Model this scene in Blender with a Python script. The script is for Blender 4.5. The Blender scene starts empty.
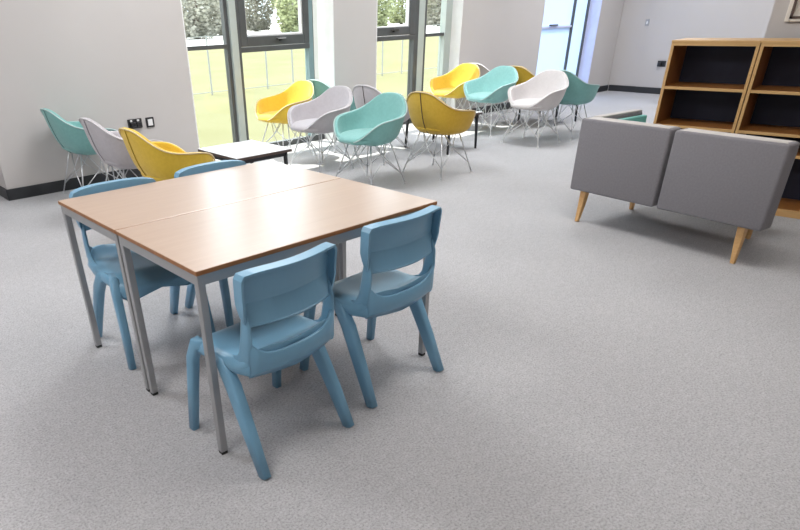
import bpy, bmesh, math, random
from mathutils import Vector, Matrix
R = math.radians
scn = bpy.context.scene
COL = scn.collection
rng = random.Random(7)

# ------------------------------------------------------------------ materials
def mat(name, col, rough=.6, metal=0., spec=.5, col2=None, scale=8., bump=0., bscale=200., detail=4., lo=.35, hi=.65, sheen=0.):
    m = bpy.data.materials.new(name); m.use_nodes = True
    nt = m.node_tree; b = nt.nodes['Principled BSDF']
    b.inputs['Roughness'].default_value = rough
    b.inputs['Metallic'].default_value = metal
    b.inputs['Specular IOR Level'].default_value = spec
    if sheen: b.inputs['Sheen Weight'].default_value = sheen
    tc = nt.nodes.new('ShaderNodeTexCoord')
    c1 = (*col, 1)
    n = nt.nodes.new('ShaderNodeTexNoise'); n.inputs['Scale'].default_value = scale; n.inputs['Detail'].default_value = detail
    nt.links.new(tc.outputs['Object'], n.inputs['Vector'])
    r = nt.nodes.new('ShaderNodeValToRGB')
    r.color_ramp.elements[0].position = lo; r.color_ramp.elements[1].position = hi
    c2 = (*col2, 1) if col2 else (*[min(1, v * 1.06) for v in col], 1)
    r.color_ramp.elements[0].color = c1; r.color_ramp.elements[1].color = c2
    nt.links.new(n.outputs['Fac'], r.inputs['Fac']); nt.links.new(r.outputs['Color'], b.inputs['Base Color'])
    if bump:
        n2 = nt.nodes.new('ShaderNodeTexNoise'); n2.inputs['Scale'].default_value = bscale; n2.inputs['Detail'].default_value = 2
        nt.links.new(tc.outputs['Object'], n2.inputs['Vector'])
        bp = nt.nodes.new('ShaderNodeBump'); bp.inputs['Strength'].default_value = bump; bp.inputs['Distance'].default_value = .01
        nt.links.new(n2.outputs['Fac'], bp.inputs['Height']); nt.links.new(bp.outputs['Normal'], b.inputs['Normal'])
    return m

def wood(name, ca, cb, rough=.4, sc=(1.5, 22, 22), spec=.5):
    m = bpy.data.materials.new(name); m.use_nodes = True
    nt = m.node_tree; b = nt.nodes['Principled BSDF']
    b.inputs['Roughness'].default_value = rough; b.inputs['Specular IOR Level'].default_value = spec
    tc = nt.nodes.new('ShaderNodeTexCoord'); mp = nt.nodes.new('ShaderNodeMapping'); mp.inputs['Scale'].default_value = sc
    n = nt.nodes.new('ShaderNodeTexNoise'); n.inputs['Scale'].default_value = 2.5; n.inputs['Detail'].default_value = 7; n.inputs['Distortion'].default_value = .5
    r = nt.nodes.new('ShaderNodeValToRGB'); r.color_ramp.elements[0].position = .3; r.color_ramp.elements[1].position = .72
    r.color_ramp.elements[0].color = (*ca, 1); r.color_ramp.elements[1].color = (*cb, 1)
    nt.links.new(tc.outputs['Object'], mp.inputs['Vector']); nt.links.new(mp.outputs['Vector'], n.inputs['Vector'])
    nt.links.new(n.outputs['Fac'], r.inputs['Fac']); nt.links.new(r.outputs['Color'], b.inputs['Base Color'])
    return m

def carpet():
    m = bpy.data.materials.new('carpet'); m.use_nodes = True
    nt = m.node_tree; b = nt.nodes['Principled BSDF']; L = nt.links.new
    b.inputs['Roughness'].default_value = .85; b.inputs['Specular IOR Level'].default_value = .22
    tc = nt.nodes.new('ShaderNodeTexCoord')
    def noise(s, d, ro=.6):
        n = nt.nodes.new('ShaderNodeTexNoise'); n.inputs['Scale'].default_value = s; n.inputs['Detail'].default_value = d
        n.inputs['Roughness'].default_value = ro
        L(tc.outputs['Object'], n.inputs['Vector']); return n
    fine = noise(120, 6, .75); mid = noise(28, 3); big = noise(1.1, 3)
    r = nt.nodes.new('ShaderNodeValToRGB')
    e = r.color_ramp.elements
    e[0].position = .34; e[0].color = (.25, .246, .252, 1); e[1].position = .64; e[1].color = (.535, .535, .555, 1)
    k = e.new(.47); k.color = (.42, .418, .43, 1)
    L(fine.outputs['Fac'], r.inputs['Fac'])
    def mul(a, facnode, lo, hi, fl=.3, fh=.7):
        rr = nt.nodes.new('ShaderNodeMapRange'); rr.inputs['From Min'].default_value = fl; rr.inputs['From Max'].default_value = fh
        rr.inputs['To Min'].default_value = lo; rr.inputs['To Max'].default_value = hi
        L(facnode.outputs['Fac'], rr.inputs['Value'])
        mx = nt.nodes.new('ShaderNodeMix'); mx.data_type = 'RGBA'; mx.blend_type = 'MULTIPLY'; mx.inputs['Factor'].default_value = 1
        L(a, mx.inputs['A']); L(rr.outputs['Result'], mx.inputs['B']); return mx.outputs['Result']
    c = mul(r.outputs['Color'], mid, .94, 1.06)
    c = mul(c, big, .95, 1.05)
    L(c, b.inputs['Base Color'])
    bp = nt.nodes.new('ShaderNodeBump'); bp.inputs['Strength'].default_value = .35; bp.inputs['Distance'].default_value = .006
    L(fine.outputs['Fac'], bp.inputs['Height']); L(bp.outputs['Normal'], b.inputs['Normal'])
    return m

def glass():
    m = bpy.data.materials.new('window_glass'); m.use_nodes = True
    nt = m.node_tree; nt.nodes.clear(); L = nt.links.new
    o = nt.nodes.new('ShaderNodeOutputMaterial'); t = nt.nodes.new('ShaderNodeBsdfTransparent'); t.inputs['Color'].default_value = (.96, .98, .97, 1)
    g = nt.nodes.new('ShaderNodeBsdfGlossy'); g.inputs['Roughness'].default_value = .02
    lw = nt.nodes.new('ShaderNodeLayerWeight'); pw = nt.nodes.new('ShaderNodeMath'); pw.operation = 'POWER'; pw.inputs[1].default_value = 4
    f = nt.nodes.new('ShaderNodeMath'); f.operation = 'MULTIPLY_ADD'; f.inputs[1].default_value = .35; f.inputs[2].default_value = .02
    L(lw.outputs['Facing'], pw.inputs[0]); L(pw.outputs[0], f.inputs[0])
    mx = nt.nodes.new('ShaderNodeMixShader'); L(f.outputs[0], mx.inputs[0]); L(t.outputs[0], mx.inputs[1]); L(g.outputs[0], mx.inputs[2]); L(mx.outputs[0], o.inputs[0])
    return m

def frosted(name, col):
    m = bpy.data.materials.new(name); m.use_nodes = True
    nt = m.node_tree; nt.nodes.clear(); L = nt.links.new
    o = nt.nodes.new('ShaderNodeOutputMaterial'); t = nt.nodes.new('ShaderNodeBsdfTranslucent'); t.inputs['Color'].default_value = (*col, 1)
    d = nt.nodes.new('ShaderNodeBsdfDiffuse'); d.inputs['Color'].default_value = (*col, 1)
    mx = nt.nodes.new('ShaderNodeMixShader'); mx.inputs[0].default_value = .35
    L(t.outputs[0], mx.inputs[1]); L(d.outputs[0], mx.inputs[2]); L(mx.outputs[0], o.inputs[0])
    return m

M = dict(
    carpet=carpet(), glass=glass(),
    wall=mat('wall_paint', (.525, .50, .49), .8, spec=.2, col2=(.545, .52, .51), scale=1.2),
    ceil=mat('ceiling_paint', (.8, .8, .8), .9),
    skirt=mat('charcoal_skirting', (.022, .024, .028), .45, col2=(.03, .032, .036)),
    reveal=mat('white_reveal_paint', (.82, .82, .82), .7),
    slate=mat('slate_window_frame', (.075, .080, .082), .4, col2=(.088, .093, .095)),
    palefr=mat('pale_grey_mullion', (.42, .47, .45), .4),
    tealfr=mat('blue_grey_jamb', (.20, .29, .31), .45),
    film=frosted('blue_film', (.64, .75, .93)),
    lav=mat('lavender_reveal', (.62, .66, .86), .7),
    beech=wood('beech_laminate', (.50, .335, .23), (.555, .39, .28), .33, (1.2, 16, 16), spec=.9),
    edge=wood('brown_table_edge', (.27, .10, .03), (.42, .18, .055), .45),
    steel=mat('grey_painted_steel', (.36, .365, .375), .38, metal=.35, spec=.5),
    cap=mat('black_plastic_cap', (.02, .02, .02), .5),
    bluep=mat('blue_polypropylene', (.18, .385, .56), .34, col2=(.195, .405, .58), scale=3., bump=.03, bscale=400.),
    greyp=mat('blue_grey_polypropylene', (.27, .35, .42), .45, col2=(.29, .37, .44), scale=3., bump=.03, bscale=400.),
    teal=mat('teal_fabric', (.19, .42, .40), .8, col2=(.21, .45, .43), scale=40, bump=.15, bscale=600, sheen=.2),
    teal2=mat('pale_teal_fabric', (.28, .55, .53), .8, col2=(.31, .59, .57), scale=40, bump=.15, bscale=600, sheen=.2),
    lilac=mat('lilac_grey_fabric', (.47, .445, .47), .8, col2=(.50, .475, .50), scale=40, bump=.15, bscale=600, sheen=.2),
    pgrey=mat('pale_grey_fabric', (.60, .57, .57), .8, col2=(.63, .60, .60), scale=40, bump=.15, bscale=600, sheen=.2),
    yellow=mat('yellow_fabric', (.70, .46, .035), .8, col2=(.75, .50, .045), scale=40, bump=.15, bscale=600, sheen=.2),
    must=mat('mustard_fabric', (.60, .37, .025), .8, col2=(.64, .40, .035), scale=40, bump=.15, bscale=600, sheen=.2),
    seam=mat('dark_seam_thread', (.08, .06, .05), .9),
    wire=mat('chromed_wire', (.62, .63, .65), .3, metal=.6),
    whitewire=mat('white_wire', (.78, .78, .78), .4),
    laminate=mat('white_laminate', (.72, .71, .72), .3),
    dkbrown=mat('dark_brown_edge', (.09, .06, .05), .5),
    black=mat('black_metal', (.015, .016, .02), .45),
    sofa=mat('grey_wool_fabric', (.185, .178, .195), .9, col2=(.205, .197, .213), scale=90, bump=.2, bscale=500, sheen=.15),
    piping=mat('light_grey_piping', (.52, .49, .47), .85),
    oak=wood('oak', (.60, .34, .13), (.72, .45, .20), .45),
    tealin=mat('teal_upholstery', (.20, .50, .46), .85),
    shelf=wood('honey_veneer', (.27, .105, .025), (.36, .155, .04), .4, (16, 16, 1.5)),
    shelfedge=wood('tan_veneer_edge', (.56, .33, .13), (.66, .41, .18), .45),
    navy=mat('navy_back_panel', (.020, .026, .058), .6, col2=(.025, .032, .068)),
    sock=mat('black_socket_plastic', (.02, .02, .022), .35), white=mat('white_plastic', (.75, .75, .75), .4),
    frame=mat('white_picture_frame', (.72, .68, .62), .45), paper=mat('cream_print', (.62, .56, .38), .7, col2=(.70, .66, .52), scale=4),
    grass=mat('lawn', (.155, .152, .080), .95, spec=.1, col2=(.172, .168, .096), scale=.6),
    path=mat('pale_paving', (.62, .60, .57), .9, col2=(.7, .68, .65), scale=.4),
    post=mat('grey_fence_metal', (.30, .31, .31), .5),
    leafa=mat('grey_olive_leaves', (.23, .23, .18), .9, col2=(.36, .35, .30), scale=1.5),
    leafb=mat('yellow_green_leaves', (.25, .28, .14), .9, col2=(.36, .39, .22), scale=1.5),
    bark=mat('bark', (.20, .16, .13), .9),
)

b_ = M['beech'].node_tree.nodes['Principled BSDF']
b_.inputs['Coat Weight'].default_value = .7; b_.inputs['Coat Roughness'].default_value = .28; b_.inputs['Coat IOR'].default_value = 1.6
# ------------------------------------------------------------------ helpers
def tag(o, label=None, cat=None, group=None, kind=None):
    if label: o['label'] = label
    if cat: o['category'] = cat
    if group: o['group'] = group
    if kind: o['kind'] = kind
    return o
def empty(name, loc=(0, 0, 0), rz=0):
    o = bpy.data.objects.new(name, None); COL.objects.link(o); o.location = loc; o.rotation_euler = (0, 0, rz); o.empty_display_size = .1
    return o
def obj(name, bm, m, parent=None, smooth=False, bev=0, seg=2, sub=0, loc=None):
    me = bpy.data.meshes.new(name)
    bmesh.ops.recalc_face_normals(bm, faces=bm.faces[:])
    bm.to_mesh(me); bm.free()
    for x in (m if isinstance(m, (list, tuple)) else [m]): me.materials.append(x)
    o = bpy.data.objects.new(name, me); COL.objects.link(o)
    if parent: o.parent = parent
    if loc: o.location = loc
    if smooth:
        for p in me.polygons: p.use_smooth = True
    if bev:
        md = o.modifiers.new('bevel', 'BEVEL'); md.width = bev; md.segments = seg; md.limit_method = 'ANGLE'; md.angle_limit = R(40)
    if sub:
        md = o.modifiers.new('subd', 'SUBSURF'); md.levels = sub; md.render_levels = sub
    return o
def box(bm, x0, x1, y0, y1, z0, z1, mi=0):
    v = [bm.verts.new((x, y, z)) for x in (x0, x1) for y in (y0, y1) for z in (z0, z1)]
    for f in ((0, 1, 3, 2), (4, 6, 7, 5), (0, 4, 5, 1), (2, 3, 7, 6), (0, 2, 6, 4), (1, 5, 7, 3)):
        bm.faces.new([v[i] for i in f]).material_index = mi
    return bm
def B(*a):
    bm = bmesh.new()
    for q in (a if isinstance(a[0], (tuple, list)) else [a]): box(bm, *q)
    return bm
def frame_of(d):
    d = Vector(d).normalized(); u = Vector((0, 0, 1)) if abs(d.z) < .9 else Vector((1, 0, 0))
    s = d.cross(u).normalized(); t = s.cross(d).normalized(); return s, t
def tube(bm, pts, rad, n=8, sq=(1, 1), side=None, ex=1.):
    """tube through pts; rad a number or one per point; sq stretches the section"""
    pts = [Vector(p) for p in pts]
    rad = rad if isinstance(rad, (list, tuple)) else [rad] * len(pts)
    rings = []
    for i, p in enumerate(pts):
        d = (pts[min(i + 1, len(pts) - 1)] - pts[max(i - 1, 0)])
        if side is not None:
            s = Vector(side); s = (s - d.normalized() * s.dot(d.normalized())).normalized(); t = s.cross(d.normalized())
        else: s, t = frame_of(d)
        pw = lambda v: math.copysign(abs(v) ** ex, v)
        rings.append([bm.verts.new(p + s * pw(math.cos(2 * math.pi * k / n)) * rad[i] * sq[0] + t * pw(math.sin(2 * math.pi * k / n)) * rad[i] * sq[1]) for k in range(n)])
    for a, b in zip(rings, rings[1:]):
        for k in range(n): bm.faces.new((a[k], a[(k + 1) % n], b[(k + 1) % n], b[k]))
    bm.faces.new(rings[0][::-1]); bm.faces.new(rings[-1])
    return bm
def loft(bm, rings, cap=True):
    vs = [[bm.verts.new(p) for p in r] for r in rings]
    n = len(vs[0])
    for a, b in zip(vs, vs[1:]):
        for k in range(n): bm.faces.new((a[k], a[(k + 1) % n], b[(k + 1) % n], b[k]))
    if cap: bm.faces.new(vs[0][::-1]); bm.faces.new(vs[-1])
    return bm
def copy_tree(o, parent=None):
    c = o.copy(); COL.objects.link(c); c.parent = parent
    for ch in list(o.children): copy_tree(ch, c)
    return c
def struct(name, bm, m, parent=None, **k):
    o = obj(name, bm, m, parent, **k)
    if parent is None: o['kind'] = 'structure'
    return o
def sstep(x): x = max(0, min(1, x)); return x * x * (3 - 2 * x)

# ------------------------------------------------------------------ room shell
WY = 6.08; GY = 6.30; HEAD = 3.0; CEIL = 3.1
XL, XR, YB = -3.2, 12.1, -4.2
struct('floor', B((XL, XR + .3, YB, 6.46, -.12, 0), (XL, 1.55, 6.46, 7.75, -.12, 0)), M['carpet'])
struct('ceiling', B((XL, XR + .3, YB, 6.46, CEIL, CEIL + .15), (XL, 1.55, 6.46, 7.75, CEIL, CEIL + .15)), M['ceil'])
W1, W2, W3 = (3.385, 5.33), (6.02, 7.66), (9.63, 11.35)
segs = [(1.41, W1[0], 0, CEIL), (W1[1], W2[0], 0, CEIL), (W2[1], W3[0], 0, CEIL), (W3[1], XR, 0, CEIL)]
segs += [(w[0], w[1], HEAD, CEIL) for w in (W1, W2, W3)] + [(W3[0], W3[1], 0, .12)]
struct('wall_window', B(*[(a, b, WY, WY + .38, z0, z1) for a, b, z0, z1 in segs]), M['wall'])
struct('wall_recess', B((1.41, 1.55, WY + .38, 7.6, 0, CEIL), (XL, 1.55, 7.6, 7.75, 0, CEIL)), M['wall'])
struct('wall_left', B(XL - .15, XL, YB, 7.75, 0, CEIL), M['wall'])
struct('wall_back', B(XL, XR, YB - .15, YB, 0, CEIL), M['wall'])
struct('wall_far', B((XR, XR + .2, YB, 5.56, 0, CEIL), (XR + .02, XR + .25, 5.56, WY + .38, 0, CEIL)), M['wall'])
struct('wall_right', B(5.98, 6.2, -1.6, 1.845, 0, CEIL), M['wall'])
# skirting boards
sk = bmesh.new()
for a, b in ((1.398, W1[0]), (W1[1], W2[0]), (W2[1], W3[0]), (W3[0], XR - .015)): box(sk, a, b, WY - .016, WY, 0, .098)
struct('baseboard_window', sk, M['skirt'], bev=.004)
struct('baseboard_recess', B(1.394, 1.41, WY - .016, 7.6, 0, .098), M['skirt'], bev=.004)
struct('baseboard_far', B((XR - .016, XR, 1.0, 5.56, 0, .10), (XR + .004, XR + .02, 5.56, WY - .016, 0, .10)), M['skirt'], bev=.004)
struct('baseboard_right', B(5.964, 5.98, -1.6, 1.845, 0, .10), M['skirt'], bev=.004)
# reveals
for i, (w, mm) in enumerate(((W1, 'reveal'), (W2, 'reveal'), (W3, 'lav'))):
    struct('trim_%d' % (i + 1), B((w[1] - .012, w[1], WY + .002, GY + .06, .0, HEAD), (w[0], w[0] + .012, WY + .002, GY + .06, 0, HEAD), (w[0], w[1], WY + .002, GY + .06, HEAD - .012, HEAD)), M[mm])

# ------------------------------------------------------------------ windows
def window(i, w, parts, panes):
    root = empty('window_%d' % i, ((w[0] + w[1]) / 2, GY, 0)); root['kind'] = 'structure'
    cx = (w[0] + w[1]) / 2
    for name, m, bxs, bev in parts:
        obj(name, B(*[(a - cx, b - cx, c, d, e, f) for a, b, c, d, e, f in bxs]), M[m], root, bev=bev)
    for (a, b, e, f, m) in panes:
        obj('glass_pane', B(a - cx, b - cx, .008, .016, e, f), M[m], root)
    return root
a, b = W1[0] + .012, W1[1] - .012; T = HEAD - .012
window(1, W1, [
    ('outer_frame', 'slate', [(a, a + .04, -.02, .05, 0, T), (a, b, -.02, .05, T - .05, T), (a, b, -.02, .05, 0, .06)], .004),
    ('mullion', 'palefr', [(4.03, 4.115, -.05, .05, .0, T - .05)], .004),
    ('mullion', 'slate', [(3.985, 4.03, -.02, .05, .06, T - .05), (4.115, 4.15, -.045, .05, .06, T - .05)], .004),
    ('mullion', 'tealfr', [(5.10, 5.17, -.03, .05, .06, T - .05)], .004),
    ('mullion', 'slate', [(5.17, 5.185, -.02, .05, .06, T - .05)], .002),
    ('transom', 'slate', [(a + .04, 3.985, -.035, .05, 1.085, 1.125)], .004),
    ('transom', 'slate', [(4.15, 5.10, -.05, .05, 1.035, 1.085)], .004),
    ('opening_sash', 'slate', [(4.15, 4.235, -.05, .04, 1.09, T - .06), (5.02, 5.10, -.05, .04, 1.09, T - .06), (4.235, 5.02, -.05, .04, 1.09, 1.185), (4.235, 5.02, -.05, .04, T - .14, T - .06)], .006),
    ('sash_bead', 'white', [(4.235, 4.25, -.03, .02, 1.185, T - .14), (5.0, 5.02, -.03, .02, 1.185, T - .14), (4.25, 5.0, -.03, .02, 1.185, 1.2)], .002),
    ('window_handle', 'cap', [(4.60, 4.74, -.085, -.07, 1.145, 1.165), (4.655, 4.685, -.07, -.05, 1.13, 1.17)], .004),
    ('handle_lever', 'steel', [(4.62, 4.73, -.09, -.086, 1.15, 1.16)], .001),
], [(a + .04, 3.985, .06, 1.085, 'glass'), (a + .04, 3.985, 1.125, T - .05, 'glass'), (4.15, 5.10, .06, 1.035, 'glass'), (4.25, 5.0, 1.2, T - .14, 'glass'), (5.185, b, .06, T - .05, 'glass')])
a, b = W2[0] + .012, W2[1] - .012
window(2, W2, [
    ('outer_frame', 'slate', [(a, a + .04, -.02, .05, 0, T), (a, b, -.02, .05, T - .05, T), (a, b, -.02, .05, 0, .06)], .004),
    ('mullion', 'slate', [(6.90, 6.975, -.045, .05, .06, T - .05)], .004),
    ('mullion', 'palefr', [(6.975, 7.09, -.05, .05, 0, T - .05)], .004),
    ('mullion', 'slate', [(7.09, 7.16, -.02, .05, .06, T - .05)], .004),
    ('jamb', 'palefr', [(7.52, b, -.05, .05, .0, T - .05)], .004),
    ('transom', 'slate', [(a + .04, 6.90, -.05, .05, 1.055, 1.105)], .004),
    ('transom', 'slate', [(7.16, 7.52, -.035, .05, 1.07, 1.11)], .004),
    ('opening_sash', 'slate', [(a + .04, a + .11, -.05, .04, 1.11, T - .06), (6.80, 6.90, -.05, .04, 1.11, T - .06), (a + .11, 6.80, -.05, .04, 1.11, 1.205), (a + .11, 6.80, -.05, .04, T - .14, T - .06)], .006),
    ('sash_bead', 'white', [(6.785, 6.80, -.03, .02, 1.205, T - .14), (a + .11, 6.785, -.03, .02, 1.205, 1.218)], .002),
    ('window_handle', 'cap', [(6.42, 6.56, -.085, -.07, 1.165, 1.185), (6.475, 6.505, -.07, -.05, 1.15, 1.19)], .004),
], [(a + .04, 6.90, .06, 1.055, 'glass'), (a + .11, 6.785, 1.218, T - .14, 'glass'), (7.16, 7.52, .06, 1.07, 'glass'), (7.16, 7.52, 1.11, T - .05, 'glass')])
a, b = W3[0] + .012, W3[1] - .012
window(3, W3, [
    ('outer_frame', 'lav', [(a, a + .04, -.02, .05, .12, T), (b - .03, b, -.02, .05, .12, T), (a, b, -.02, .05, T - .05, T), (a, b, -.02, .05, .12, .17)], .004),
    ('mullion', 'slate', [(10.845, 10.875, -.03, .05, .17, T - .05), (11.285, 11.308, -.03, .05, .17, T - .05)], .003),
    ('transom', 'lav', [(a + .04, 10.845, -.02, .05, 1.07, 1.10)], .004),
    ('window_handle', 'slate', [(10.15, 10.36, -.06, -.02, 1.105, 1.13)], .004),
], [(a + .04, 10.845, .17, 1.07, 'film'), (a + .04, 10.845, 1.10, T - .05, 'film'), (10.875, 11.285, .17, T - .05, 'film')])

# ------------------------------------------------------------------ outside
struct('lawn', B(-15, 120, 6.47, 34, -.35, -.25), M['grass'])
struct('yard', B(-15, 160, 34, 110, -.35, -.26), M['path'])
fr = empty('wire_fence', (13, 13.9, -.25)); tag(fr, 'low grey wire fence with thin posts crossing the lawn outside', 'fence')
for k in range(24):
    obj('post', tube(bmesh.new(), [(-8 + k * .82, 0, -.02), (-8 + k * .82, 0, 1.25)], .018, 6), M['post'], fr)
for z in (.06, 1.22): obj('rail', tube(bmesh.new(), [(-8.2, 0, z), (11, 0, z)], .009, 6), M['post'], fr)
def tree(x, y, hgt, rad, leaf, label, seed):
    g = random.Random(seed)
    root = empty('tree', (x, y, -.26)); tag(root, label, 'tree', 'trees beyond the lawn')
    tk = bmesh.new(); tube(tk, [(0, 0, -.05), (.1, 0, hgt * .3), (0, .1, hgt * .7)], [.22, .17, .06], 8)
    for k in range(5):
        an = g.uniform(0, 6.28); z = hgt * g.uniform(.25, .5)
        tube(tk, [(0.05, 0, z), (math.cos(an) * rad * .6, math.sin(an) * rad * .6, z + hgt * .25)], [.09, .03], 6)
    obj('trunk', tk, M['bark'], root, smooth=True)
    fo = bmesh.new()
    for k in range(5200):
        z = g.random() ** 1.5; an = g.uniform(0, 2 * math.pi); q = g.random() ** .35
        prof = min(1, .55 + 1.6 * z) * (1 - max(0, z - .3) ** 2 / .52) ** .5
        lump = .78 + .22 * math.sin(an * 5 + seed) * math.cos(z * 14 + an * 2)
        c = Vector((math.cos(an) * rad * q * prof * lump, math.sin(an) * rad * q * prof * lump, .15 + z * hgt))
        s = g.uniform(.08, .24); u = Vector((g.gauss(0, 1), g.gauss(0, 1), g.gauss(0, 1))).normalized(); w, t = frame_of(u)
        q = [c + w * s, c + t * s * .55, c - w * s, c - t * s * .55]
        fo.faces.new([fo.verts.new(v) for v in q])
    obj('foliage', fo, M[leaf], root)
tr = [(29, 50, 8, 2.9, 'leafa'), (35, 56, 9, 3.1, 'leafa'), (39.5, 50, 7.5, 2.9, 'leafb'), (45, 57, 9, 3.1, 'leafa'), (49, 50, 7, 2.9, 'leafb'), (54.5, 57, 8.5, 3.1, 'leafb'), (59, 50, 8, 2.9, 'leafa'), (65, 57, 9, 3.1, 'leafb'), (70, 50, 8.5, 2.9, 'leafb'),
      (36.5, 64, 9, 3, 'leafa'), (44, 63, 9, 3, 'leafa'), (51.5, 65, 9, 3.2, 'leafb'), (60, 65, 9, 3.2, 'leafb'), (69, 65, 9, 3.2, 'leafb'), (77, 64, 9, 3.2, 'leafa')]
lab = {'leafa': 'grey-olive leafed tree far beyond the lawn outside', 'leafb': 'yellow-green leafed tree far beyond the lawn outside'}
for i, (x, y, hh, rr, lf) in enumerate(tr): tree(x, y, hh, rr, lf, lab[lf], 11 + i)

# ------------------------------------------------------------------ wooden tables
TX, TY, TL, TD, TH, TR = .833, 1.611, 1.13, .591, .7195, 0.
def table(y0, label, dx=0):
    root = empty('table', (TX + TL / 2 + dx, y0 + TD / 2, 0)); tag(root, label, 'table')
    hx, hy = TL / 2, TD / 2 - .0025; t = .017
    bm = B(-hx, hx, -hy, hy, TH - t, TH)
    for f in bm.faces:
        f.material_index = 0 if abs(f.normal.z) > .5 or f.calc_center_median().z > TH - .001 else 1
    for f in bm.faces:
        n = f.calc_center_median(); f.material_index = 0 if n.z > TH - 1e-4 else 1
    obj('tabletop', bm, [M['beech'], M['edge']], root, bev=.0035, seg=3)
    z1 = TH - t; z0 = z1 - .036; i = .005; w = .027
    obj('frame', B((-hx + w, hx - w, -hy + i, -hy + i + w, z0, z1), (-hx + w, hx - w, hy - i - w, hy - i, z0, z1),
                   (-hx + i, -hx + i + w, -hy + w, hy - w, z0, z1), (hx - i - w, hx - i, -hy + w, hy - w, z0, z1)), M['steel'], root, bev=.002)
    for sx in (-1, 1):
        for sy in (-1, 1):
            x, y = sx * (hx - i - w / 2), sy * (hy - i - w / 2)
            l = obj('leg', B(x - w / 2, x + w / 2, y - w / 2, y + w / 2, .012, z1), M['steel'], root, bev=.003)
            obj('foot_cap', B(x - w / 2 + .001, x + w / 2 - .001, y - w / 2 + .001, y + w / 2 - .001, 0, .014), M['cap'], l, bev=.002)
    return root
table(TY, 'beech-topped grey steel table nearest the camera, two blue chairs tucked along its long side')
table(TY + TD, 'beech-topped grey steel table behind the front one, its top edge toward the window wall')

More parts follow.
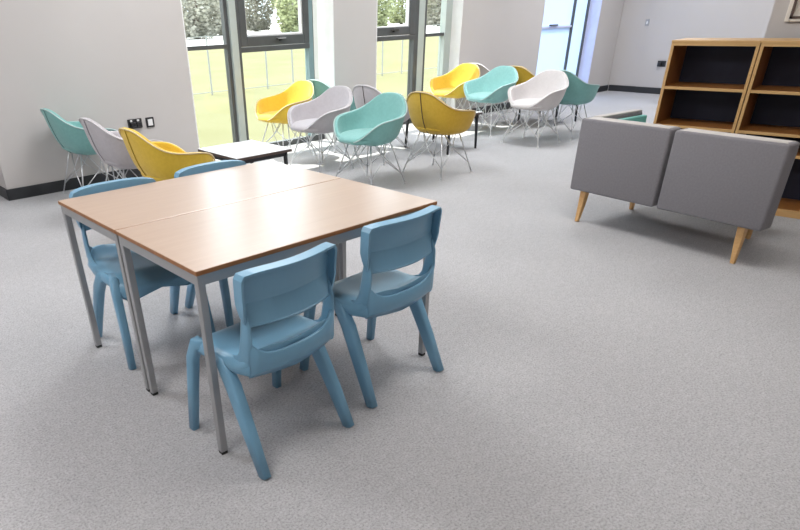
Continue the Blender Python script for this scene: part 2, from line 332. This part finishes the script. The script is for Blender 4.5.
# ------------------------------------------------------------------ blue classroom chairs
def classroom_chair(m):
    root = empty('classroom_chair')
    # seat: lofted along y
    rings = []
    NX = 12
    for j in range(15):
        v = j / 14; y = -.185 + v * .39
        w = .202 + .006 * math.sin(v * math.pi)
        if v > .86: w -= .05 * ((v - .86) / .14) ** 2
        if v < .1: w -= .02 * ((.1 - v) / .1)
        zc = .410 + .02 * (1 - v) ** 3 - (.045 * ((v - .72) / .28) ** 2 if v > .72 else 0)
        if v < .2: zc += .034 * ((.2 - v) / .2) ** 1.5
        top = []; bot = []
        for k in range(NX + 1):
            u = -1 + 2 * k / NX
            dish = .014 * (abs(u) ** 2.5) * (1 if v < .8 else max(0, 1 - (v - .8) * 4))
            edge = -.022 * max(0, (abs(u) - .86) / .14) ** 2
            rearup = .02 * abs(u) ** 2 * max(0, 1 - v * 5)
            top.append((u * w, y, zc + dish + edge + rearup))
            th = .014 + .040 * max(0, (abs(u) - .68) / .32) ** 1.2 + (.02 if v < .08 or v > .95 else 0)
            bot.append((u * w * .985, y, zc + dish + edge + rearup - th))
        rings.append(top + bot[::-1])
    obj('seat', loft(bmesh.new(), rings), m, root, smooth=True, sub=1)
    # backrest panel: curved tray with a flange folded back
    bm = bmesh.new(); NU, NV = 14, 10; g = []
    for j in range(NV + 1):
        v = j / NV; z = .556 + v * .182; row = []
        y0 = -.166 - .016 * v + (-.030 * ((.42 - v) / .42) if v < .42 else 0)
        for k in range(NU + 1):
            u = -1 + 2 * k / NU
            w = .194 + .006 * v
            cr = 0
            if v > .85: cr = .010 * ((v - .85) / .15) ** 2
            if v < .3: cr = .012 * ((.3 - v) / .3) ** 2
            zz = z - (.009 * abs(u) ** 5 if v > .8 else 0) * (v - .8) / .2
            row.append(Vector((u * (w - cr), y0 + .042 * u * u - .006, zz)))
        g.append(row)
    V = [[bm.verts.new(p) for p in r] for r in g]
    for j in range(NV):
        for k in range(NU): bm.faces.new((V[j][k], V[j][k + 1], V[j + 1][k + 1], V[j + 1][k]))
    border = [V[0][k] for k in range(NU + 1)] + [V[j][NU] for j in range(1, NV + 1)] + [V[NV][k] for k in range(NU - 1, -1, -1)] + [V[j][0] for j in range(NV - 1, 0, -1)]
    off = []
    for q in border:
        top = (q.co.z - .556) / .182
        d = .040 * min(1, .12 + max(0, top) * 2.2)
        off.append(bm.verts.new(q.co + Vector((0, -d, -.002))))
    for i in range(len(border)):
        j = (i + 1) % len(border); bm.faces.new((border[i], border[j], off[j], off[i]))
    br = obj('backrest', bm, m, root, smooth=False)
    md = br.modifiers.new('thick', 'SOLIDIFY'); md.thickness = .009; md.offset = 0
    md = br.modifiers.new('bevel', 'BEVEL'); md.width = .0022; md.segments = 2; md.limit_method = 'ANGLE'; md.angle_limit = R(35)
    # side uprights carrying the backrest
    for s in (-1, 1):
        pts = [(s * .180, -.06, .398), (s * .185, -.11, .406), (s * .186, -.142, .44), (s * .185, -.152, .50), (s * .182, -.156, .56), (s * .181, -.152, .60)]
        obj('back_support', tube(bmesh.new(), pts, [.018, .028, .032, .028, .024, .012], 10, (.32, 1.), side=(1, 0, 0)), m, root, smooth=True)
    # rear lip under the opening
    rr = []
    for k in range(13):
        u = -1 + 2 * k / 12
        x = u * .188; zt = .446 + .06 * abs(u) ** 5; y = -.184 + .024 * u * u
        rr.append([(x, y + .006, .352 + .014 * abs(u)), (x, y - .014, .39), (x, y - .016, zt - .006), (x, y - .010, zt), (x, y - .001, zt - .005), (x, y + .012, .39)])
    obj('rear_lip', loft(bmesh.new(), rr), m, root, smooth=True)
    for s in (-1, 1):
        obj('leg', tube(bmesh.new(), [(s * .176, .085, .404), (s * .190, .14, .392), (s * .199, .165, .33), (s * .205, .19, .18), (s * .214, .213, .0)], [.018, .025, .023, .021, .0185], 16, (.82, 1.0), side=(1, 0, 0), ex=.5), m, root, smooth=True)
        obj('leg', tube(bmesh.new(), [(s * .182, .045, .395), (s * .191, -.015, .375), (s * .197, -.07, .305), (s * .206, -.15, .15), (s * .212, -.222, .0)], [.020, .029, .031, .028, .023], 16, (.68, 1.0), side=(1, 0, 0), ex=.5), m, root, smooth=True)
        obj('side_rail', tube(bmesh.new(), [(s * .180, .15, .398), (s * .188, .08, .39), (s * .188, -.08, .384), (s * .182, -.165, .395)], [.018, .022, .024, .02], 10, (.7, 1.1), side=(1, 0, 0)), m, root, smooth=True)
    return root
cc = classroom_chair(M['bluep'])
cc.location = (1.08, 1.648, 0); cc.rotation_euler.z = R(4)
G = 'blue classroom chairs around the tables'
tag(cc, 'sky-blue plastic classroom chair nearest the camera, back turned, at the near corner of the table', 'chair', G)
for x, y, rz, l in ((1.675, 1.70, 1, 'sky-blue plastic classroom chair at the right end of the near table side, back turned'),
                    (1.10, 2.66, 178, 'blue plastic classroom chair across the tables at their left end, seen under the tabletop'),
                    (1.63, 2.665, 180, 'blue plastic chair across the tables, right of the far-left one, mostly only its backrest showing')):
    c = copy_tree(cc); c.location = (x, y, 0); c.rotation_euler.z = R(rz); c['label'] = l

# ------------------------------------------------------------------ tub chairs
def rim(phi):
    """phi 0 at the back, pi at the front -> (x, y, z) of the rim"""
    phi = (phi + math.pi) % (2 * math.pi) - math.pi
    a = abs(phi) / math.pi
    keys = [(0, .755), (.10, .748), (.19, .698), (.28, .642), (.38, .607), (.50, .592), (.62, .580), (.71, .550), (.79, .492), (.86, .440), (.92, .415), (1, .405)]
    for (a0, z0), (a1, z1) in zip(keys, keys[1:]):
        if a <= a1: z = z0 + (z1 - z0) * ((a - a0) / (a1 - a0)); break
    s, c = math.sin(phi), math.cos(phi)
    ex = 2 / 2.35
    x = .312 * math.copysign(abs(s) ** ex, s); y = -.295 * math.copysign(abs(c) ** ex, c)
    if y < 0: y *= 1.03
    return x, y, z
def smooth_rim(phi):
    P = [rim(phi + d) for d in (-.16, -.08, 0, .08, .16)]
    return [sum(p[i] for p in P) / 5 for i in range(3)]
def shell_pt(phi, s, inset=0):
    X, Y, Z = smooth_rim(((phi + math.pi) % (2 * math.pi)) - math.pi)
    zb = .360
    hgt = Z - zb
    p = 3.2 if hgt > .2 else 2.2 + 1.2 * max(0, (hgt - .09)) / .11
    side = .5 - .5 * math.cos(phi)
    k = s + (.09 + .15 * min(1, side * 1.6)) * math.sin(math.pi * s) * min(1, hgt / .2)
    return Vector((X * min(k, 1.03), Y * min(k, 1.03), zb + hgt * s ** p))
def tub_chair():
    root = empty('tub_chair')
    NP, NS = 48, 12
    bm = bmesh.new(); c = bm.verts.new((0, 0, .360)); rings = []
    for j in range(1, NS + 1):
        s = (j / NS) ** .75
        rings.append([bm.verts.new(shell_pt(2 * math.pi * i / NP, s)) for i in range(NP)])
    for i in range(NP): bm.faces.new((c, rings[0][(i + 1) % NP], rings[0][i]))
    for a, b in zip(rings, rings[1:]):
        for i in range(NP): bm.faces.new((a[i], a[(i + 1) % NP], b[(i + 1) % NP], b[i]))
    sh = obj('shell', bm, M['teal'], root, smooth=True)
    md = sh.modifiers.new('thick', 'SOLIDIFY'); md.thickness = .030; md.offset = 1 if False else -1
    md.use_rim = True
    md = sh.modifiers.new('bevel', 'BEVEL'); md.width = .011; md.segments = 3; md.limit_method = 'ANGLE'; md.angle_limit = R(50)
    # piping along the rim
    pb = bmesh.new(); pr_ = []
    for i in range(NP):
        p = shell_pt(2 * math.pi * i / NP, 1.0); pr_.append(p + Vector((p.x * .008, p.y * .008, -.002)))
    rr = []
    for i in range(NP):
        d = (pr_[(i + 1) % NP] - pr_[i - 1]).normalized(); s_, t_ = frame_of(d)
        rr.append([pb.verts.new(pr_[i] + s_ * math.cos(k * 1.0472) * .0055 + t_ * math.sin(k * 1.0472) * .0055) for k in range(6)])
    for i in range(NP):
        a, b = rr[i], rr[(i + 1) % NP]
        for k in range(6): pb.faces.new((a[k], a[(k + 1) % 6], b[(k + 1) % 6], b[k]))
    obj('piping', pb, M['teal'], root, smooth=True)
    # seat pad
    sp = bmesh.new(); rings = []
    prof = [(.30, .395), (.88, .40), (.98, .412), (1.01, .428), (.985, .446), (.91, .459), (.70, .466), (.35, .468)]
    for q, z in prof:
        ring = []
        for i in range(32):
            ph = 2 * math.pi * i / 32; s_, c_ = math.sin(ph), math.cos(ph); ex = 2 / 2.6
            y = -.225 * math.copysign(abs(c_) ** ex, c_) * q
            if y > 0: y *= 1.26
            ring.append((.228 * math.copysign(abs(s_) ** ex, s_) * q, y + .018, z - (.012 * max(0, y / .27) ** 2 if y > 0 else 0)))
        rings.append(ring)
    obj('seat_pad', loft(sp, rings), M['teal'], root, smooth=True)
    # centre seam down the outside of the back
    sm = bmesh.new()
    pts = []
    for s in (.42, .52, .62, .72, .8, .86, .92, .97, 1.0):
        p = shell_pt(0, s); pts.append(p + Vector((0, -.003, -.004)))
    tube(sm, pts, .0035, 6)
    obj('back_seam', sm, M['seam'], root)
    # wire base
    T = {}; F = {}
    for sx in (-1, 1):
        for sy in (-1, 1):
            T[sx, sy] = Vector((sx * .135, sy * .125, .378)); F[sx, sy] = Vector((sx * .245, sy * .225, .012))
            l = obj('leg', tube(bmesh.new(), [T[sx, sy], T[sx, sy].lerp(F[sx, sy], .5), F[sx, sy]], .0062, 8), M['wire'], root, smooth=True)
            f = F[sx, sy]
            gb = bmesh.new(); bmesh.ops.create_cone(gb, cap_ends=True, segments=10, radius1=.014, radius2=.010, depth=.016, matrix=Matrix.Translation((f.x, f.y, .008)))
            obj('foot_glide', gb, M['wire'], l, smooth=False)
    bb = bmesh.new()
    cs = [(-1, -1), (1, -1), (1, 1), (-1, 1)]
    for i in range(4):
        a, b = cs[i], cs[(i + 1) % 4]
        for p, q in ((a, b), (b, a)):
            tube(bb, [F[p].lerp(T[p], .22), F[p].lerp(T[p], .45).lerp(F[q].lerp(T[q], .75), .5), T[q].lerp(T[p], .18)], .0042, 6)
    tube(bb, [T[-1, -1], T[1, -1], T[1, 1], T[-1, 1], T[-1, -1]], .006, 6)
    obj('brace', bb, M['wire'], root, smooth=True)
    return root
proto = tub_chair()
used = [False]
def lighter(c): return tuple(min(.85, v + (.8 - v) * .38) for v in c)
PIP = {}; SEAM = {}
for k in ('teal', 'teal2', 'lilac', 'pgrey', 'yellow', 'must'):
    c = M[k].node_tree.nodes['Color Ramp'].color_ramp.elements[0].color[:3]
    SEAM[M[k].name] = mat(M[k].name + '_seam', tuple(v * .62 for v in c), .85)
    PIP[M[k].name] = mat(M[k].name + '_piping', lighter(c), .75)
def set_mats(o, fab, wire, dark):
    for ch in o.children:
        n = ch.name.split('.')[0]
        m = {'shell': fab, 'piping': PIP[fab.name], 'seat_pad': fab, 'back_seam': M['seam'] if dark else SEAM[fab.name], 'leg': wire, 'brace': wire}.get(n)
        if m: ch.material_slots[0].link = 'OBJECT'; ch.material_slots[0].material = m
        for g2 in ch.children:
            g2.material_slots[0].link = 'OBJECT'; g2.material_slots[0].material = wire
CH = 'wire-legged tub chairs'
def chair(x, y, rz, fab, label, wire='wire', seam=False):
    o = proto if not used[0] else copy_tree(proto)
    used[0] = True
    o.location = (x, y, 0); o.rotation_euler.z = R(rz)
    tag(o, label, 'chair', CH); set_mats(o, M[fab], M[wire], seam); return o
# left row by the socket wall, facing the low side table
chair(2.085, 5.735, -90, 'teal', 'teal tub chair at the far left against the socket wall, seen from behind')
chair(2.10, 4.91, -90, 'lilac', 'lilac-grey tub chair between the teal and the yellow one by the wall sockets')
chair(2.10, 4.20, -90, 'yellow', 'yellow tub chair just behind the wooden tables, left of the low side table')
# middle double row
chair(4.32, 5.77, 88, 'yellow', 'yellow tub chair standing in front of the tall window beside the low side table')
chair(4.175, 5.0, 90, 'lilac', 'lilac-grey tub chair in the sun patch, between a yellow and a teal one')
chair(4.06, 4.17, 92, 'teal', 'foremost teal tub chair, past the far right corner of the wooden tables')
chair(4.86, 4.03, -90, 'must', 'mustard-yellow tub chair seen from behind with a dark seam down its back', seam=True)
chair(5.02, 5.74, -90, 'teal', 'teal tub chair mostly hidden behind the lilac-grey one, below the wall between the windows')
chair(4.95, 4.88, -90, 'lilac', 'lilac-grey tub chair seen from behind with a seam, showing over the front teal chair', seam=True)
# right double row
chair(7.11, 5.70, 90, 'yellow', 'yellow tub chair at the left end of the far row, beyond the black-legged table', 'whitewire')
chair(7.00, 5.04, 90, 'teal2', 'pale teal tub chair between the yellow and the pale grey one in the far row', 'whitewire')
chair(6.79, 4.235, 90, 'pgrey', 'pale grey tub chair with white wire legs, nearest of the far row to the sofa', 'whitewire')
chair(7.42, 4.19, -90, 'teal', 'teal tub chair seen from behind below the blue window, right of the pale grey one')
chair(7.64, 4.95, -90, 'must', 'yellow tub chair almost hidden between the pale teal and pale grey chairs')
chair(7.75, 5.68, -90, 'lilac', 'grey tub chair just peeping out behind the far yellow chair')

# ------------------------------------------------------------------ low tables
def low_table(x, y, w, d, label, top='laminate', edge='dkbrown', h=.39):
    root = empty('coffee_table', (x, y, 0)); tag(root, label, 'table', 'low coffee tables between the tub chairs')
    obj('table_top', B(-w / 2, w / 2, -d / 2, d / 2, h - .006, h), M[top], root, bev=.002)
    obj('top_edge', B(-w / 2 + .001, w / 2 - .001, -d / 2 + .001, d / 2 - .001, h - .026, h - .006), M[edge], root, bev=.002)
    obj('frame', B((-w / 2 + .03, w / 2 - .03, -d / 2 + .03, -d / 2 + .055, h - .06, h - .026), (-w / 2 + .03, w / 2 - .03, d / 2 - .055, d / 2 - .03, h - .06, h - .026),
                   (-w / 2 + .03, -w / 2 + .055, -d / 2 + .055, d / 2 - .055, h - .06, h - .026), (w / 2 - .055, w / 2 - .03, -d / 2 + .055, d / 2 - .055, h - .06, h - .026)), M['black'], root)
    for sx in (-1, 1):
        for sy in (-1, 1):
            tx, ty = sx * (w / 2 - .045), sy * (d / 2 - .045)
            obj('leg', tube(bmesh.new(), [(tx, ty, h - .03), (tx + sx * .012, ty + sy * .012, 0)], [.019, .013], 8), M['black'], root, smooth=True)
    return root
low_table(3.06, 4.70, .57, .62, 'low white-topped side table with dark edge, behind the wooden tables by the window')
low_table(5.83, 4.81, .56, .70, 'low table with black legs half hidden behind the mustard chair')
low_table(8.26, 4.94, .58, .64, 'low table with black legs behind the pale grey and teal chairs')

# ------------------------------------------------------------------ sofa
so = empty('sofa', (4.205, 1.645, 0), R(-6.5)); tag(so, 'grey fabric two-seat sofa with oak legs, seen from behind in front of the bookcases', 'sofa')
def cushion_back(y0, y1, z0, z1, x0, x1):
    bm = B(x0, x1, y0, y1, z0, z1); return bm
for (y0, y1) in ((-.655, -.012), (.012, .655)):
    bp = obj('back_panel', B(0, .13, y0, y1, .235, .72), M['sofa'], so, bev=.016, seg=3, smooth=True)
    q = bmesh.new(); r_ = .022
    tube(q, [(.02, y0 + .022, .7155), (.02, y1 - .022, .7155)], .007, 8)
    tube(q, [(.11, y0 + .022, .7155), (.11, y1 - .022, .7155)], .007, 8)
    obj('piping', q, M['piping'], bp, smooth=True)
    obj('top_welt', B(.022, .108, y0 + .03, y1 - .03, .712, .7215), M['piping'], bp, bev=.004)
obj('seat_base', B(.13, .66, -.44, .53, .235, .30), M['sofa'], so, bev=.012)
for (y0, y1) in ((-.44, .04), (.05, .53)): obj('seat_cushion', B(.135, .68, y0, y1, .302, .43), M['tealin'], so, bev=.03, seg=3, smooth=True)
ar = obj('arm', B(.13, .64, .585, .66, .235, .715), M['sofa'], so, bev=.02, seg=3, smooth=True)
obj('arm_top', B(.135, .63, .592, .653, .711, .7215), M['piping'], ar, bev=.004)
obj('arm_lining', B(.135, .63, .545, .586, .30, .69), M['tealin'], ar, bev=.008)
def sleg(x, y, sy, sx=-1):
    bm = bmesh.new()
    rings = []
    for z, hw, dx, dy in ((.24, .026, 0, 0), (.12, .021, sx * .012, sy * .012), (0, .0135, sx * .03, sy * .03)):
        rings.append([(x + dx + a * hw, y + dy + b * hw * .9, z) for a, b in ((-1, -1), (1, -1), (1, 1), (-1, 1))])
    obj('leg', loft(bm, rings), M['oak'], so, bev=.004)
sleg(.07, -.53, -.3, -.3); sleg(.07, .565, .6, -.3); sleg(.62, .50, .6, 1); sleg(.60, -.36, -.3, .3)

# ------------------------------------------------------------------ bookcases
BA = R(98); dv = Vector((math.cos(BA), math.sin(BA), 0))
def bookcase(s0, s1, base, label):
    """s measured along the front from the right-hand end of the base point"""
    o = base + dv * s0
    root = empty('bookcase', (o.x, o.y, 0), BA); tag(root, label, 'bookcase', 'open bookcases')
    w = s1 - s0; D = .38; t = .02; H = 1.135
    # local x runs along the front towards the left unit, local -y is into the case
    obj('carcass', B((0, t, -D, 0, .0, H), (w - t, w, -D, 0, .0, H), (t, w - t, -D, -.004, H - t, H), (t, w - t, -D, -.02, 0.03, .05)), M['shelf'], root, bev=.001)
    obj('edge_band', B((0, t, 0, .003, 0, H), (w - t, w, 0, .003, 0, H), (t, w - t, -.004, .003, H - t, H), (t, w - t, -.02, .003, .0, .05)), M['shelfedge'], root, bev=.001)
    obj('top_panel', B(-.002, w + .002, -D, .006, H, H + .016), M['shelfedge'], root, bev=.002)
    for z in (.84, .568, .43):
        sh = obj('shelf', B(t, w - t, -D + .01, -.008, z - t, z), M['shelf'], root)
        obj('shelf_edge', B(t, w - t, -.008, .001, z - t, z), M['shelfedge'], sh, bev=.001)
    obj('back_panel', B(t, w - t, -D + .004, -D + .012, .05, H - t), M['navy'], root)
    return root
base = Vector((5.48, 1.24, 0)) - dv * .455   # s = 0 where the line of fronts meets the frame's edge
bookcase(.903, 1.475, base, 'left honey-wood bookcase with navy back, behind the sofa, its left end standing free')
bookcase(.325, .897, base, 'right honey-wood bookcase with navy back, cut by the right edge under the picture')

# ------------------------------------------------------------------ wall fittings
pf = empty('picture_frame', (5.98, 1.47, 1.25)); tag(pf, 'cream picture in a white frame on the wall above the right bookcase', 'picture')
obj('frame', B((-.03, 0, -.27, -.235, 0, .62), (-.03, 0, .235, .27, 0, .62), (-.03, 0, -.235, .235, 0, .035), (-.03, 0, -.235, .235, .585, .62)), M['frame'], pf, bev=.006)
obj('frame_lip', B((-.036, -.03, .222, .24, .02, .60), (-.036, -.03, -.24, .24, .02, .036)), M['dkbrown'], pf)
obj('mount', B(-.012, -.004, -.235, .235, .035, .585), M['frame'], pf)
obj('print', B(-.0135, -.012, -.19, .19, .085, .535), M['paper'], pf)
s1 = empty('double_socket', (2.715, WY, .50)); tag(s1, 'black double wall socket with a plug in it, low on the wall', 'socket')
obj('face_plate', B(-.073, .073, -.012, 0, -.043, .043), M['sock'], s1, bev=.004)
obj('plug', B((-.055, -.005, -.05, -.012, -.03, .015), (.005, .055, -.04, -.012, -.03, .012)), M['sock'], s1, bev=.006)
obj('rocker', B((-.05, -.028, -.016, -.012, .018, .036), (.02, .045, -.016, -.012, .018, .036)), M['white'], s1, bev=.002)
s2 = empty('data_socket', (2.874, WY, .495)); tag(s2, 'single black-framed socket with a white centre, right of the double one', 'socket')
obj('face_plate', B(-.043, .043, -.012, 0, -.046, .046), M['sock'], s2, bev=.004)
obj('insert', B(-.025, .025, -.015, -.012, -.03, .03), M['white'], s2, bev=.002)
s3 = empty('wall_socket', (XR, 5.19, .48)); tag(s3, 'small black socket on the far wall beside the left bookcase', 'socket')
obj('face_plate', B(-.014, 0, -.07, .07, -.045, .045), M['sock'], s3, bev=.004)
obj('plug', B(-.06, -.014, -.01, .05, -.035, .02), M['sock'], s3, bev=.006)
s4 = empty('wall_switch', (XR + .02, 5.60, 1.10)); tag(s4, 'small grey switch high on the far wall', 'switch')
obj('face_plate', B(-.012, 0, -.032, .032, -.05, .05), M['steel'], s4, bev=.003)
obj('rocker', B(-.018, -.012, -.012, .012, -.02, .02), M['white'], s4, bev=.002)

# ------------------------------------------------------------------ light
w = bpy.data.worlds.new('sky'); scn.world = w; w.use_nodes = True
bg = w.node_tree.nodes['Background']; bg.inputs[0].default_value = (.84, .92, 1, 1); bg.inputs[1].default_value = 3.4
def light(name, kind, loc, energy, col, **k):
    d = bpy.data.lights.new(name, kind); d.energy = energy; d.color = col
    for a, b in k.items(): setattr(d, a, b)
    o = bpy.data.objects.new(name, d); COL.objects.link(o); o.location = loc; return o
su = light('sun', 'SUN', (3, 15, 12), 9.0, (1, .96, .88), angle=R(.6))
su.rotation_euler = Vector((.15, -.62, -1.35)).to_track_quat('-Z', 'Y').to_euler()
for x in (-.5, 3.0, 6.5, 10.0):
    for y in (-1.8, 1.4, 4.4):
        if abs(x - 6.5) < .1 and y < 1.6: continue
        light('ceiling_panel_light', 'AREA', (x, y, CEIL - .03), {-1.8: 11, 1.4: 37, 4.4: 60}[y], {-1.8: (1, .84, .72), 1.4: (1, .965, .93), 4.4: (.98, .985, 1)}[y], shape='RECTANGLE', size=1.2, size_y=1.2)

# ------------------------------------------------------------------ camera
cam = bpy.data.cameras.new('camera'); co = bpy.data.objects.new('camera', cam); COL.objects.link(co)
r_ = Vector((.75727, -.65265, -.024296)); u_ = Vector((.348558, .372416, .860124)); f_ = Vector((.552309, .659817, -.509506))
m3 = Matrix((r_, u_, -f_)).transposed()
co.matrix_world = Matrix.Translation((0, 0, 1.39657)) @ m3.to_4x4()
cam.sensor_width = 36; cam.lens = 609.23 / 800 * 36
cam.shift_x = (400 - 327.749) / 800; cam.shift_y = (372.579 - 265) / 800
cam.clip_start = .05; cam.clip_end = 400
scn.camera = co
vs = scn.view_settings; scn.display_settings.display_device = 'sRGB'
vs.view_transform = 'Standard'; vs.look = 'None'; vs.gamma = 1; vs.exposure = .2; vs.use_curve_mapping = False
scn.cycles.use_denoising = True
scn.cycles.max_bounces = 8; scn.cycles.diffuse_bounces = 5
